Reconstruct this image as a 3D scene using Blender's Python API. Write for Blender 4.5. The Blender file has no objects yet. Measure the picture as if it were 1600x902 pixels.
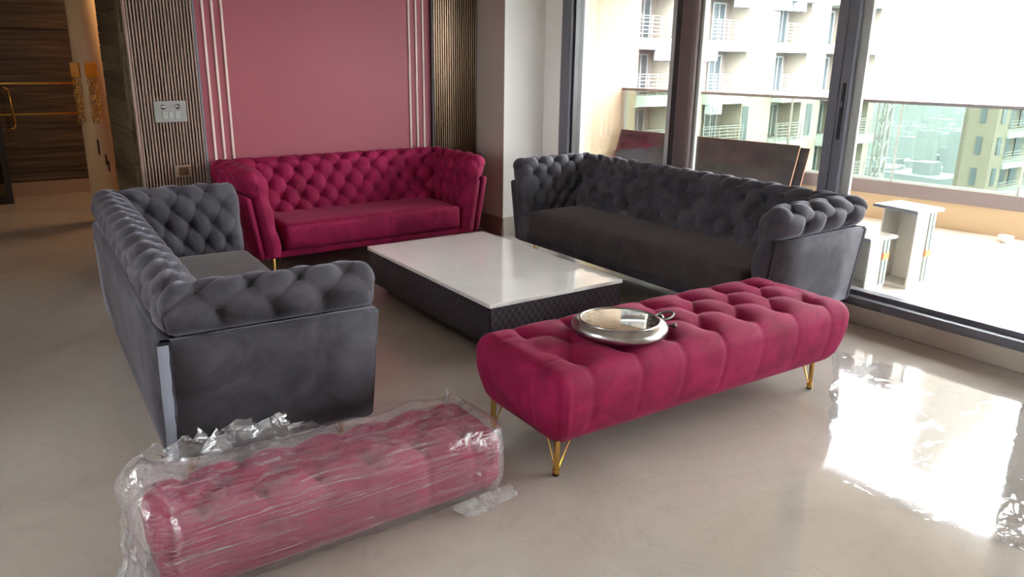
import bpy, bmesh, math, random
import numpy as np
from mathutils import Matrix, Vector, noise

random.seed(7)
S = bpy.context.scene
COL = S.collection
PI = math.pi

# ------------------------------------------------------------------ camera
F_PX, PITCH, ROLL, YAW, EYE = 1212.3, .2914, .0147, .6281, 1.6
fw = Vector((math.sin(YAW)*math.cos(PITCH), math.cos(YAW)*math.cos(PITCH), -math.sin(PITCH)))
rt = Vector((math.cos(YAW), -math.sin(YAW), 0))
up = rt.cross(fw)
r2 = rt*math.cos(ROLL) + up*math.sin(ROLL)
u2 = -rt*math.sin(ROLL) + up*math.cos(ROLL)
cam = bpy.data.cameras.new('camera'); cam.sensor_width = 36; cam.lens = F_PX/1600*36
cam.clip_start = .05; cam.clip_end = 6000
co = bpy.data.objects.new('camera', cam); COL.objects.link(co)
co.matrix_world = Matrix(((r2.x, u2.x, -fw.x, 0), (r2.y, u2.y, -fw.y, 0), (r2.z, u2.z, -fw.z, EYE), (0, 0, 0, 1)))
S.camera = co

# ------------------------------------------------------------------ sky and exposure
w = bpy.data.worlds.new('hazy_sky'); S.world = w; w.use_nodes = True
bg = w.node_tree.nodes['Background']
bg.inputs[0].default_value = (.93, .97, 1, 1); bg.inputs[1].default_value = 13.0
S.view_settings.view_transform = 'Standard'; S.view_settings.look = 'None'
S.view_settings.gamma = 1; S.view_settings.use_curve_mapping = False
S.view_settings.exposure = 1.2
S.cycles.max_bounces = 10; S.cycles.diffuse_bounces = 5; S.cycles.glossy_bounces = 4
S.cycles.transparent_max_bounces = 16; S.cycles.transmission_bounces = 4
S.cycles.caustics_reflective = False; S.cycles.caustics_refractive = False
S.cycles.sample_clamp_indirect = 6

def lamp(name, loc, size, power, color, rot=(0, 0, 0)):
    l = bpy.data.lights.new(name, 'AREA'); l.shape = 'RECTANGLE'; l.size, l.size_y = size
    l.energy = power; l.color = color
    o = bpy.data.objects.new(name, l); COL.objects.link(o); o.location = loc; o.rotation_euler = rot
    return o
lamp('corridor_ceiling_light', (2.0, 8.5, 2.84), (.4, .4), 12, (1, .62, .30))

# ------------------------------------------------------------------ materials
def mat(name, color=(.5, .5, .5), rough=.5, metal=0, spec=.5, sheen=0, coat=0):
    m = bpy.data.materials.new(name); m.use_nodes = True
    b = m.node_tree.nodes['Principled BSDF']
    b.inputs['Base Color'].default_value = (*color, 1)
    b.inputs['Roughness'].default_value = rough; b.inputs['Metallic'].default_value = metal
    b.inputs['Specular IOR Level'].default_value = spec
    if sheen:
        b.inputs['Sheen Weight'].default_value = sheen; b.inputs['Sheen Roughness'].default_value = .35
    b.inputs['Coat Weight'].default_value = coat
    return m
def nd(m, t, **k):
    n = m.node_tree.nodes.new(t)
    for a, v in k.items():
        if a in n.inputs: n.inputs[a].default_value = v
        else: setattr(n, a, v)
    return n
def lk(m, a, b): m.node_tree.links.new(a, b)
def coords(m, scale=(1, 1, 1), world=False):
    mp = nd(m, 'ShaderNodeMapping'); mp.inputs['Scale'].default_value = scale
    if world:
        g = nd(m, 'ShaderNodeNewGeometry'); lk(m, g.outputs['Position'], mp.inputs[0])
    else:
        t = nd(m, 'ShaderNodeTexCoord'); lk(m, t.outputs['Object'], mp.inputs[0])
    return mp.outputs[0]
def ramp(m, fac, stops):
    r = nd(m, 'ShaderNodeValToRGB'); e = r.color_ramp.elements
    e[0].position, e[0].color = stops[0][0], (*stops[0][1], 1)
    e[1].position, e[1].color = stops[1][0], (*stops[1][1], 1)
    for p, c in stops[2:]:
        x = e.new(p); x.color = (*c, 1)
    lk(m, fac, r.inputs[0]); return r.outputs[0]
def bsdf(m): return m.node_tree.nodes['Principled BSDF']
def bump(m, h, strength, dist=.01):
    b = nd(m, 'ShaderNodeBump'); b.inputs['Strength'].default_value = strength; b.inputs['Distance'].default_value = dist
    lk(m, h, b.inputs['Height']); lk(m, b.outputs[0], bsdf(m).inputs['Normal'])

def velvet(name, dark, light, sheen_tint, sheen=.5):
    m = mat(name, dark, .75, spec=.2, sheen=sheen)
    bsdf(m).inputs['Sheen Tint'].default_value = (*sheen_tint, 1)
    c = coords(m, (1, 1, 1), True)
    n = nd(m, 'ShaderNodeTexNoise', Scale=5.5, Detail=5.0, Roughness=.62, Distortion=.6); lk(m, c, n.inputs['Vector'])
    lk(m, ramp(m, n.outputs['Fac'], [(.36, dark), (.66, light)]), bsdf(m).inputs['Base Color'])
    f = nd(m, 'ShaderNodeTexNoise', Scale=420.0, Detail=2.0); lk(m, c, f.inputs['Vector'])
    bump(m, f.outputs['Fac'], .12, .002)
    return m
M = {}
M['magenta'] = velvet('magenta_velvet', (.180, .003, .035), (.290, .008, .066), (1, .35, .55), .14)
M['grey'] = velvet('charcoal_velvet', (.040, .036, .045), (.080, .074, .090), (.85, .82, 1), .27)
M['seat_grey'] = velvet('charcoal_seat_velvet', (.046, .035, .037), (.064, .050, .052), (.95, .85, .85), .14)
M['gold'] = mat('brushed_gold', (.75, .46, .12), .24, 1)
M['chrome'] = mat('chrome', (.6, .6, .6), .18, 1)
M['frame'] = mat('grey_window_aluminium', (.15, .155, .19), .42)
M['frame_dark'] = mat('dark_window_aluminium', (.035, .03, .032), .4)
M['frame_brown'] = mat('brown_window_profile', (.15, .105, .10), .45)
M['frame_pale'] = mat('pale_sash_seal', (.45, .46, .44), .5)
M['white_wall'] = mat('off_white_paint', (.92, .91, .88), .6)
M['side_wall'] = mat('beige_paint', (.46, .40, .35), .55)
M['ceiling'] = mat('ceiling_paint', (.84, .81, .77), .8)
M['plain_wall'] = mat('taupe_paint', (.74, .69, .64), .7)
M['pink_wall'] = mat('rose_paint', (.31, .066, .093), .48, spec=.4)
M['pale_strip'] = mat('pale_rose_moulding', (.72, .56, .52), .4)
M['plastic'] = mat('white_switch_plastic', (.27, .26, .25), .35)
M['plastic_key'] = mat('switch_key_plastic', (.34, .33, .315), .3)
M['black'] = mat('black_plastic', (.012, .012, .014), .4)
M['skirting'] = mat('tan_stone_skirting', (.30, .21, .16), .2)
M['skirting_white'] = mat('cream_stone_skirting', (.52, .49, .42), .2)
M['cream_ext'] = mat('cream_exterior_paint', (.66, .52, .38), .8)
M['parapet'] = mat('sand_parapet_paint', (.50, .36, .22), .8)
M['coping'] = mat('mauve_coping', (.20, .155, .155), .6)
M['rail'] = mat('brown_handrail', (.13, .11, .12), .4)
M['lamp'] = mat('lamp_diffuser', (.9, .85, .7), .5)

m = mat('beige_marble_floor', (.4, .35, .3), .06, spec=.5); M['floor'] = m
c = coords(m, (1, 1, 1), True)
n1 = nd(m, 'ShaderNodeTexNoise', Scale=1.3, Detail=8.0, Roughness=.62, Distortion=.8); lk(m, c, n1.inputs['Vector'])
n2 = nd(m, 'ShaderNodeTexNoise', Scale=2.2, Detail=12.0, Roughness=.6, Distortion=1.6); lk(m, c, n2.inputs['Vector'])
base = ramp(m, n1.outputs['Fac'], [(.30, (.37, .315, .28)), (.70, (.46, .405, .365))])
vein = nd(m, 'ShaderNodeMath', operation='SUBTRACT'); lk(m, n2.outputs['Fac'], vein.inputs[0]); vein.inputs[1].default_value = .5
ab = nd(m, 'ShaderNodeMath', operation='ABSOLUTE'); lk(m, vein.outputs[0], ab.inputs[0])
vm = ramp(m, ab.outputs[0], [(0, (.85, .85, .85)), (.012, (1, 1, 1))])
mx = nd(m, 'ShaderNodeMix', data_type='RGBA', blend_type='MULTIPLY'); mx.inputs[0].default_value = .55
lk(m, base, mx.inputs[6]); lk(m, vm, mx.inputs[7])
lk(m, mx.outputs[2], bsdf(m).inputs['Base Color'])
rr = ramp(m, n1.outputs['Fac'], [(.3, (.05,)*3), (.75, (.11,)*3)]); lk(m, rr, bsdf(m).inputs['Roughness'])

m = mat('white_marble', (.74, .71, .68), .035, spec=.6, coat=.6); M['marble'] = m
c = coords(m, (1.6, 1.6, 1.6))
n1 = nd(m, 'ShaderNodeTexNoise', Scale=1.8, Detail=8.0, Distortion=1.5); lk(m, c, n1.inputs['Vector'])
lk(m, ramp(m, n1.outputs['Fac'], [(.3, (.80, .775, .75)), (.7, (.86, .84, .82))]), bsdf(m).inputs['Base Color'])

M['quilt'] = mat('aubergine_quilted_fabric', (.045, .033, .045), .55, spec=.35, sheen=.3)

m = mat('striped_dark_veneer', (.05, .03, .02), .35); M['wood'] = m
c = coords(m, (1.2, 1, 26), True)
n1 = nd(m, 'ShaderNodeTexNoise', Scale=1.1, Detail=5.0, Roughness=.55, Distortion=.7); lk(m, c, n1.inputs['Vector'])
lk(m, ramp(m, n1.outputs['Fac'], [(.35, (.020, .012, .009)), (.55, (.062, .040, .026)), (.72, (.13, .088, .052))]), bsdf(m).inputs['Base Color'])

def stone(name, a, b):
    m = mat(name, a, .5, spec=.3)
    c = coords(m, (1, 1, 6), True)
    n = nd(m, 'ShaderNodeTexNoise', Scale=2.0, Detail=4.0, Distortion=.3); lk(m, c, n.inputs['Vector'])
    lk(m, ramp(m, n.outputs['Fac'], [(.35, a), (.7, b)]), bsdf(m).inputs['Base Color']); return m
STONES = [stone('brown_stone', (.035, .022, .014), (.08, .055, .03)), stone('umber_stone', (.06, .042, .024), (.13, .095, .05)),
          stone('tan_stone', (.085, .062, .036), (.16, .12, .07))]
m = mat('laminate_slat', (.31, .205, .165), .4); M['slat'] = m
m = mat('bronze_slat', (.16, .095, .05), .22, metal=.5); M['slat_bronze'] = m
M['slat_back'] = mat('dark_slat_backing', (.028, .016, .016), .5)
m = mat('plastered_column', (.55, .38, .20), .6); M['column'] = m
c = coords(m, (2, 2, .7), True)
n1 = nd(m, 'ShaderNodeTexNoise', Scale=1.5, Detail=4.0); lk(m, c, n1.inputs['Vector'])
lk(m, ramp(m, n1.outputs['Fac'], [(.3, (.50, .36, .20)), (.7, (.60, .45, .27))]), bsdf(m).inputs['Base Color'])
M['amber'] = mat('amber_acrylic', (.62, .24, .02), .25, spec=.6)
M['bead'] = mat('amber_bead', (.75, .38, .06), .12, metal=.6)
m = mat('balcony_tile', (.62, .58, .53), .35); M['tile'] = m
c = coords(m, (1, 1, 1), True)
n1 = nd(m, 'ShaderNodeTexNoise', Scale=2.5, Detail=6.0); lk(m, c, n1.inputs['Vector'])
lk(m, ramp(m, n1.outputs['Fac'], [(.3, (.56, .50, .44)), (.7, (.68, .64, .60))]), bsdf(m).inputs['Base Color'])
m = mat('dark_board_face', (.05, .045, .048), .75, spec=.12); M['board'] = m
c = coords(m, (1, 1, 1), True)
n1 = nd(m, 'ShaderNodeTexNoise', Scale=4.0, Detail=6.0); lk(m, c, n1.inputs['Vector'])
lk(m, ramp(m, n1.outputs['Fac'], [(.35, (.018, .018, .021)), (.75, (.042, .036, .036))]), bsdf(m).inputs['Base Color'])
M['board_edge'] = mat('copper_board_edge', (.42, .22, .15), .5)
M['carton'] = mat('white_laminate_board', (.70, .66, .60), .5)
M['carton_top'] = mat('grey_laminate_edge', (.26, .28, .33), .3)
M['carton_dark'] = mat('brown_runner_board', (.10, .065, .055), .5)
M['alu'] = mat('aluminium_strip', (.35, .42, .40), .35, metal=.6)
M['orange'] = mat('orange_tape', (.85, .22, .06), .5)
M['bowl'] = mat('white_ceramic', (.75, .72, .68), .3)
M['dark_metal'] = mat('dark_pewter', (.16, .15, .14), .35, 1)
m = mat('aged_silver', (.42, .40, .38), .27, 1); M['silver'] = m
c = coords(m, (8, 8, 8)); n1 = nd(m, 'ShaderNodeTexNoise', Scale=3.0, Detail=5.0); lk(m, c, n1.inputs['Vector'])
lk(m, ramp(m, n1.outputs['Fac'], [(.3, (.34, .32, .31)), (.7, (.52, .50, .49))]), bsdf(m).inputs['Base Color'])
m = mat('aged_dial_paper', (.6, .5, .36), .6); M['dial'] = m
c = coords(m, (6, 6, 6)); n1 = nd(m, 'ShaderNodeTexNoise', Scale=2.0, Detail=6.0, Distortion=1.0); lk(m, c, n1.inputs['Vector'])
lk(m, ramp(m, n1.outputs['Fac'], [(.35, (.55, .45, .34)), (.6, (.78, .70, .58))]), bsdf(m).inputs['Base Color'])
M['ink'] = mat('brown_ink', (.06, .04, .03), .6)

def glass(name, tint, refl=1.0, rough=0.0):
    m = bpy.data.materials.new(name); m.use_nodes = True; t = m.node_tree; t.nodes.clear()
    o = t.nodes.new('ShaderNodeOutputMaterial'); mix = t.nodes.new('ShaderNodeMixShader')
    tr = t.nodes.new('ShaderNodeBsdfTransparent'); tr.inputs[0].default_value = (*tint, 1)
    gl = t.nodes.new('ShaderNodeBsdfGlossy'); gl.inputs['Roughness'].default_value = rough
    fr = t.nodes.new('ShaderNodeFresnel'); fr.inputs[0].default_value = 1.42
    mu = t.nodes.new('ShaderNodeMath'); mu.operation = 'MULTIPLY'; mu.inputs[1].default_value = refl
    t.links.new(fr.outputs[0], mu.inputs[0]); t.links.new(mu.outputs[0], mix.inputs[0])
    t.links.new(tr.outputs[0], mix.inputs[1]); t.links.new(gl.outputs[0], mix.inputs[2]); t.links.new(mix.outputs[0], o.inputs[0])
    return m
M['glass'] = glass('clear_window_glass', (.97, .98, .97), .6)
M['rail_glass'] = glass('green_tinted_railing_glass', (.53, .58, .53), .5)
M['clock_glass'] = glass('watch_glass', (.97, .97, .96), 2.6)
M['far_glass'] = mat('far_window_glass', (.07, .09, .10), .3)

def film(name, base_white, streak_scale, streak_gain, axis=(1, 1, 1), bumpy=.7, gloss=.09, white=(.9, .9, .92)):
    m = bpy.data.materials.new(name); m.use_nodes = True; t = m.node_tree; t.nodes.clear()
    o = t.nodes.new('ShaderNodeOutputMaterial')
    tc = t.nodes.new('ShaderNodeTexCoord'); mp = t.nodes.new('ShaderNodeMapping'); mp.inputs['Scale'].default_value = axis
    mp.inputs['Rotation'].default_value = (0, math.radians(5), math.radians(3))
    t.links.new(tc.outputs['Object'], mp.inputs[0])
    n = t.nodes.new('ShaderNodeTexNoise'); n.inputs['Scale'].default_value = streak_scale; n.inputs['Detail'].default_value = 8
    n.inputs['Roughness'].default_value = .68; n.inputs['Distortion'].default_value = .9
    t.links.new(mp.outputs[0], n.inputs['Vector'])
    mr = t.nodes.new('ShaderNodeMapRange'); mr.inputs['From Min'].default_value = .44; mr.inputs['From Max'].default_value = .80
    mr.inputs['To Min'].default_value = base_white; mr.inputs['To Max'].default_value = streak_gain
    t.links.new(n.outputs['Fac'], mr.inputs['Value'])
    tr = t.nodes.new('ShaderNodeBsdfTransparent'); tr.inputs[0].default_value = (.97, .97, .98, 1)
    df = t.nodes.new('ShaderNodeBsdfDiffuse'); df.inputs[0].default_value = (*white, 1)
    tl = t.nodes.new('ShaderNodeBsdfTranslucent'); tl.inputs[0].default_value = (*white, 1)
    ad = t.nodes.new('ShaderNodeMixShader'); ad.inputs[0].default_value = .35
    t.links.new(df.outputs[0], ad.inputs[1]); t.links.new(tl.outputs[0], ad.inputs[2])
    m1 = t.nodes.new('ShaderNodeMixShader')
    t.links.new(mr.outputs[0], m1.inputs[0]); t.links.new(tr.outputs[0], m1.inputs[1]); t.links.new(ad.outputs[0], m1.inputs[2])
    bp = t.nodes.new('ShaderNodeBump'); bp.inputs['Strength'].default_value = bumpy; bp.inputs['Distance'].default_value = .008
    n2 = t.nodes.new('ShaderNodeTexNoise'); n2.inputs['Scale'].default_value = 16; n2.inputs['Detail'].default_value = 4; n2.inputs['Distortion'].default_value = 1.2
    t.links.new(tc.outputs['Object'], n2.inputs['Vector']); t.links.new(n2.outputs['Fac'], bp.inputs['Height'])
    gl = t.nodes.new('ShaderNodeBsdfGlossy'); gl.inputs['Roughness'].default_value = gloss
    t.links.new(bp.outputs[0], gl.inputs['Normal'])
    lw = t.nodes.new('ShaderNodeLayerWeight'); lw.inputs[0].default_value = .5; t.links.new(bp.outputs[0], lw.inputs['Normal'])
    pw = t.nodes.new('ShaderNodeMath'); pw.operation = 'POWER'; pw.inputs[1].default_value = 5; t.links.new(lw.outputs['Facing'], pw.inputs[0])
    fr = t.nodes.new('ShaderNodeMath'); fr.operation = 'MULTIPLY_ADD'; fr.inputs[1].default_value = .93; fr.inputs[2].default_value = .065
    t.links.new(pw.outputs[0], fr.inputs[0])
    m2 = t.nodes.new('ShaderNodeMixShader'); t.links.new(fr.outputs[0], m2.inputs[0])
    t.links.new(m1.outputs[0], m2.inputs[1]); t.links.new(gl.outputs[0], m2.inputs[2]); t.links.new(m2.outputs[0], o.inputs[0])
    return m
M['wrap'] = film('stretch_wrap_film', .08, 2.8, .52, (.8, 14, 40), bumpy=1.0, white=(.92, .84, .88))
M['flap'] = film('loose_film', .12, 5, .75, (2, 2, 2), bumpy=.3)
M['sheet'] = film('floor_film', .0, 6, .45, (1.5, 4, 1), bumpy=.04, gloss=.03)

# ------------------------------------------------------------------ mesh helpers
def link(name, me, m=None, parent=None, smooth=False):
    o = bpy.data.objects.new(name, me); COL.objects.link(o)
    if m is not None: me.materials.append(m)
    if parent: o.parent = parent
    if smooth:
        for p in me.polygons: p.use_smooth = True
    return o
def from_np(name, v, f, m=None, parent=None, smooth=True):
    me = bpy.data.meshes.new(name); me.from_pydata([tuple(map(float, x)) for x in v], [], [tuple(map(int, x)) for x in f]); me.update()
    return link(name, me, m, parent, smooth)
def bm_obj(name, bm, m=None, parent=None, smooth=False):
    bmesh.ops.recalc_face_normals(bm, faces=bm.faces)
    me = bpy.data.meshes.new(name); bm.to_mesh(me); bm.free()
    return link(name, me, m, parent, smooth)
def add_box(bm, lo, hi, bev=0, mtx=None, seg=1):
    r = bmesh.ops.create_cube(bm, size=1)
    vs = r['verts']
    for v in vs:
        v.co = Vector([lo[i] + (v.co[i] + .5)*(hi[i]-lo[i]) for i in range(3)])
    if bev:
        es = list({e for v in vs for e in v.link_edges})
        rb = bmesh.ops.bevel(bm, geom=es, offset=bev, segments=seg, affect='EDGES', profile=.5)
        vs = list({v for f in rb['faces'] for v in f.verts} | {v for v in vs if v.is_valid})
    if mtx is not None:
        for v in vs: v.co = mtx @ v.co
    return vs
def box(name, lo, hi, m, parent=None, bev=0, seg=1, mtx=None, smooth=False):
    bm = bmesh.new(); add_box(bm, lo, hi, bev, mtx, seg); return bm_obj(name, bm, m, parent, smooth)
def add_rod(bm, a, b, r, seg=8, r2=None):
    a, b = Vector(a), Vector(b); d = b-a
    q = d.to_track_quat('Z', 'Y').to_matrix().to_4x4()
    bmesh.ops.create_cone(bm, cap_ends=True, segments=seg, radius1=r, radius2=r if r2 is None else r2, depth=d.length,
                          matrix=Matrix.Translation((a+b)/2) @ q)
def add_lathe(bm, prof, seg=48, mtx=None):
    rings = []
    for (r, z) in prof:
        if r < 1e-6: rings.append([bm.verts.new((0, 0, z))])
        else: rings.append([bm.verts.new((r*math.cos(2*PI*i/seg), r*math.sin(2*PI*i/seg), z)) for i in range(seg)])
    for A, B in zip(rings, rings[1:]):
        for i in range(seg):
            j = (i+1) % seg
            if len(A) == 1 and len(B) == 1: continue
            if len(A) == 1: bm.faces.new((A[0], B[i], B[j]))
            elif len(B) == 1: bm.faces.new((A[i], A[j], B[0]))
            else: bm.faces.new((A[i], A[j], B[j], B[i]))
    if mtx is not None:
        for R in rings:
            for v in R: v.co = mtx @ v.co
def thing(name, label, cat, loc=(0, 0, 0), rz=0, group=None):
    o = bpy.data.objects.new(name, None); COL.objects.link(o); o.location = loc; o.rotation_euler = (0, 0, rz)
    o.empty_display_size = .1
    return tag(o, label, cat, group)
def tag(o, label, cat, group=None):
    o['label'] = label; o['category'] = cat
    if group: o['group'] = group
    return o
def struct(o): o['kind'] = 'structure'; return o
def grid_faces(nu, nv, wrap=False, off=0):
    f = []
    for i in range(nu-1):
        for j in range(nv-1):
            a = off+i*nv+j; f.append((a, a+nv, a+nv+1, a+1))
    return f

# ------------------------------------------------------------------ the room
XW = 4.506      # inner line of the window track
YB = 6.22       # rose feature wall
YF = 10.3       # dark veneer wall at the far end
H = 2.9
XL, Y0 = -2.2, -3.0
struct(box('floor', (XL-.2, Y0-.2, -.15), (XW+.02, YF+.3, 0), M['floor']))
struct(box('ceiling', (XL-.2, Y0-.2, H), (XW+.25, YF+.3, H+.2), M['ceiling']))
struct(box('wall_front', (XL-.2, Y0-.2, 0), (XW+.25, Y0, H), M['plain_wall']))
# the wall opposite the windows, with an opening that lets daylight in
wl = thing('wall_left', '', '')
del wl['label'], wl['category']; struct(wl)
for lo, hi in (((XL-.2, Y0, 0), (XL, 2.4, H)), ((XL-.2, 3.6, 0), (XL, YF+.3, H)), ((XL-.2, 2.4, 0), (XL, 3.6, 1.3)), ((XL-.2, 2.4, 2.3), (XL, 3.6, H))):
    box('wall_section', lo, hi, M['plain_wall'], wl)
struct(box('window_2', (XL-.12, 2.4, 1.3), (XL-.11, 3.6, 2.3), M['glass']))

wb = struct(box('wall_back', (1.18, YB, 0), (XW+.3, 7.2, H), M['pink_wall']))
# pale mouldings in two sets of three
for x in (1.675, 1.743, 1.811, 3.377, 3.445, 3.513):
    box('moulding', (x-.0085, YB-.012, .0), (x+.0085, YB, H), M['pale_strip'], wb, bev=.003)
# fluted panels left and right of the rose field
def slat_panel(x0, x1, n, sm):
    box('slat_backing', (x0, YB-.012, 0), (x1, YB, H), M['slat_back'], wb)
    p = (x1-x0)/n
    src = box('slat', (-p*.24, -.02, 0), (p*.24, 0, H), sm, wb, bev=.002)
    src.location = (x0+p/2, YB-.012, 0)
    for k in range(1, n):
        o = src.copy(); COL.objects.link(o); o.location = (x0+p*(k+.5), YB-.012, 0)
slat_panel(1.15, 1.598, 20, M['slat'])
slat_panel(3.605, 4.06, 20, M['slat_bronze'])
box('edge_trim', (1.134, YB-.036, 0), (1.15, YB+.012, H), M['slat'], wb, bev=.003)
box('edge_trim', (1.598, YB-.024, 0), (1.612, YB, H), M['frame'], wb)
box('edge_trim', (3.585, YB-.03, 0), (3.605, YB, H), M['slat_back'], wb)
# stone clad end of that wall
box('stone_backing', (1.14, YB+.012, 0), (1.18, 7.19, H), M['slat_back'], wb)
z = 0; k = 0
while z < H-.02:
    h = random.choice((.055, .075, .095, .13)); z1 = min(H, z+h)
    box('stone_tile', (1.118-.006*random.random(), YB+.13, z+.002), (1.14, 7.16, z1-.002), STONES[random.choice((0, 0, 1, 1, 2))], wb, bev=.002)
    z = z1
z = 0
while z < H-.02:
    z1 = min(H, z+random.choice((.24, .31, .38)))
    box('stone_tile', (1.112, YB+.014, z+.002), (1.14, YB+.115, z1-.002), STONES[random.choice((1, 2, 2))], wb, bev=.003)
    z = z1
# pier between rose wall and windows
pier = struct(box('wall_pier', (4.065, 5.756, 0), (XW+.02, YB, H), M['white_wall']))
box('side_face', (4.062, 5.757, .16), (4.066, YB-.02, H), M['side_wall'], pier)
struct(box('wall_right', (XW, 5.525, 0), (XW+.3, YB, H), M['white_wall']))
struct(box('baseboard_left', (4.052, 5.75, 0), (4.064, YB-.04, .165), M['skirting']))
struct(box('baseboard_back', (4.064, 5.744, 0), (XW, 5.756, .165), M['skirting_white']))

# dark veneer wall at the far end
wf = struct(box('wall_far', (XL-.2, YF, 0), (XW+.25, YF+.25, H), M['slat_back']))
zs = [.155, .905, 1.235, 1.80, 2.4, H]
for a, b in zip(zs, zs[1:]):
    box('veneer_panel', (XL, YF-.02, a+.012), (3.4, YF, b-.012), M['wood'], wf, bev=.003)
for zz in (.905, 1.235):
    box('gold_strip', (XL, YF-.026, zz-.011), (3.4, YF, zz+.011), M['gold'], wf)
box('stone_base', (XL, YF-.024, 0), (3.4, YF, .155), M['skirting'], wf)
struct(box('wall_corridor', (2.6, 7.2, 0), (2.8, YF, H), M['plain_wall']))
bm = bmesh.new()
pts = [(.58, YF-.02, 1.19), (.60, YF-.09, 1.20), (.635, YF-.09, 1.17), (.655, YF-.09, .80), (.64, YF-.09, .765), (.60, YF-.09, .755), (.58, YF-.02, .75)]
for a, b in zip(pts, pts[1:]): add_rod(bm, a, b, .009)
bm_obj('pull_handle', bm, M['gold'], wf, True)
# glazed door standing open at the far left
d1 = thing('door_1', '', ''); del d1['label'], d1['category']; struct(d1)
bm = bmesh.new()
for lo, hi in (((.44, 9.82, 0), (.50, 9.87, 2.2)), ((-.40, 9.82, 0), (-.34, 9.87, 2.2)), ((-.34, 9.82, 0), (.44, 9.87, .09)), ((-.34, 9.82, 2.12), (.44, 9.87, 2.2))):
    add_box(bm, lo, hi)
bm_obj('door_frame', bm, M['black'], d1)
box('door_glass', (-.34, 9.84, .09), (.44, 9.85, 2.12), M['rail_glass'], d1)

# round plastered column with amber hangings
pil = struct(thing('column', '', '')); del pil['label'], pil['category']
pil.location = (1.18, 8.3, 0)
bm = bmesh.new(); add_lathe(bm, [(0, 0), (.128, 0), (.124, H), (0, H)], 40)
bm_obj('column_shaft', bm, M['column'], pil, True)
bm = bmesh.new()
for (ax, z0_, z1_) in ((-.03, .66, .80), (.02, .56, .66), (.035, .50, .60)):
    add_box(bm, (ax-.008, -.134, z0_), (ax+.008, -.11, z1_), .003)
bm_obj('chipped_patch', bm, M['slat_back'], pil)
def hanging(px, py, label, ang, wd=.1):
    t = thing('bead_hanging', label, 'wall decoration', (px, py, 1.36), ang, 'amber bead hangings on the round column')
    box('mounting_plate', (-wd/2, -.02, 0), (wd/2, 0, .125), M['amber'], t, bev=.004)
    for i in range(5):
        x = -wd/2+.012+i*(wd-.024)/4; n = 9+int(6*abs(math.sin(i*1.9+1)))
        bm = bmesh.new(); zz = -.008
        for j in range(n+8):
            r = .0065+.003*random.random()
            bmesh.ops.create_icosphere(bm, subdivisions=1, radius=r, matrix=Matrix.Translation((x+.006*random.uniform(-1, 1), -.012+.006*random.uniform(-1, 1), zz-r)))
            zz -= 2*r+.003
        add_rod(bm, (x, -.012, 0), (x, -.012, zz), .0012, 4)
        bm_obj('bead_strand', bm, M['bead'], t, True)
hanging(1.172, 8.168, 'amber plate with gold bead strands hanging on the front of the round column', 0, .10)
hanging(1.062, 8.24, 'partly hidden amber plate with bead strands on the left side of the round column', -.75, .085)

# ------------------------------------------------------------------ switch plates
sw = thing('switch_plate', 'grey switch plate with two knobs and three rocker keys on the fluted panel', 'switch', (1.372, YB-.034, 1.172), 0)
box('plate', (-.112, -.012, -.075), (.112, 0, .078), M['plastic'], sw, bev=.004)
for i in range(3):
    box('rocker_key', (-.058+i*.042, -.018, -.052), (-.020+i*.042, -.010, 0.004), M['plastic_key'], sw, bev=.002)
for x in (-.048, .052):
    bm = bmesh.new(); add_lathe(bm, [(0, 0), (.020, 0), (.017, .008), (.009, .010), (.008, .022), (0, .022)], 20, Matrix.Translation((x, -.011, .036)) @ Matrix.Rotation(PI/2, 4, 'X'))
    kb = bm_obj('dimmer_knob', bm, M['chrome'], sw, True)
sw2 = thing('socket_plate', 'small grey socket plate low on the fluted panel behind the grey sofa arm', 'socket', (1.42, YB-.034, .735), 0)
box('plate', (-.058, -.01, -.045), (.058, 0, .045), M['slat'], sw2, bev=.004)
box('socket_face', (-.035, -.014, -.03), (.035, -.008, .03), M['slat_bronze'], sw2, bev=.002)

# ------------------------------------------------------------------ window wall
w1 = thing('window_1', '', ''); del w1['label'], w1['category']; struct(w1)
struct(box('trim_1', (XW, -2.9, 0), (XW+.30, 5.525, .115), M['skirting_white'], None, bev=.004))
bm = bmesh.new()
add_box(bm, (XW+.004, -2.9, .115), (XW+.07, 5.525, .168), .003); add_box(bm, (XW+.075, -2.9, .115), (XW+.15, 5.525, .195), .003)
bm_obj('bottom_track', bm, M['frame'], w1)
HW = 2.55
box('top_track', (XW, -2.9, HW), (XW+.16, 5.525, HW+.08), M['frame'], w1)
struct(box('wall_lintel', (XW, -3, HW+.08), (XW+.3, 5.525, H), M['white_wall']))
struct(box('wall_right_end', (XW, -3.2, 0), (XW+.3, -2.9, H), M['white_wall']))
box('jamb', (XW, 5.40, .168), (XW+.05, 5.525, HW), M['frame'], w1, bev=.006)
box('jamb', (XW+.03, 5.375, .168), (XW+.13, 5.42, HW), M['frame_dark'], w1, bev=.004)
# mullion beside the corner: pale sash, dark gap, rounded brown profile
box('sash_stile', (XW+.03, 4.215, .195), (XW+.06, 4.262, HW), M['frame_pale'], w1, bev=.003)
box('mullion', (XW+.02, 4.15, .195), (XW+.12, 4.215, HW), M['frame_dark'], w1, bev=.004)
box('mullion', (XW-.002, 4.0, .168), (XW+.10, 4.155, HW), M['frame_brown'], w1, bev=.03, seg=4, smooth=True)
box('sash_stile', (XW+.05, 3.975, .195), (XW+.08, 4.0, HW), M['frame_pale'], w1, bev=.003)
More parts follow.
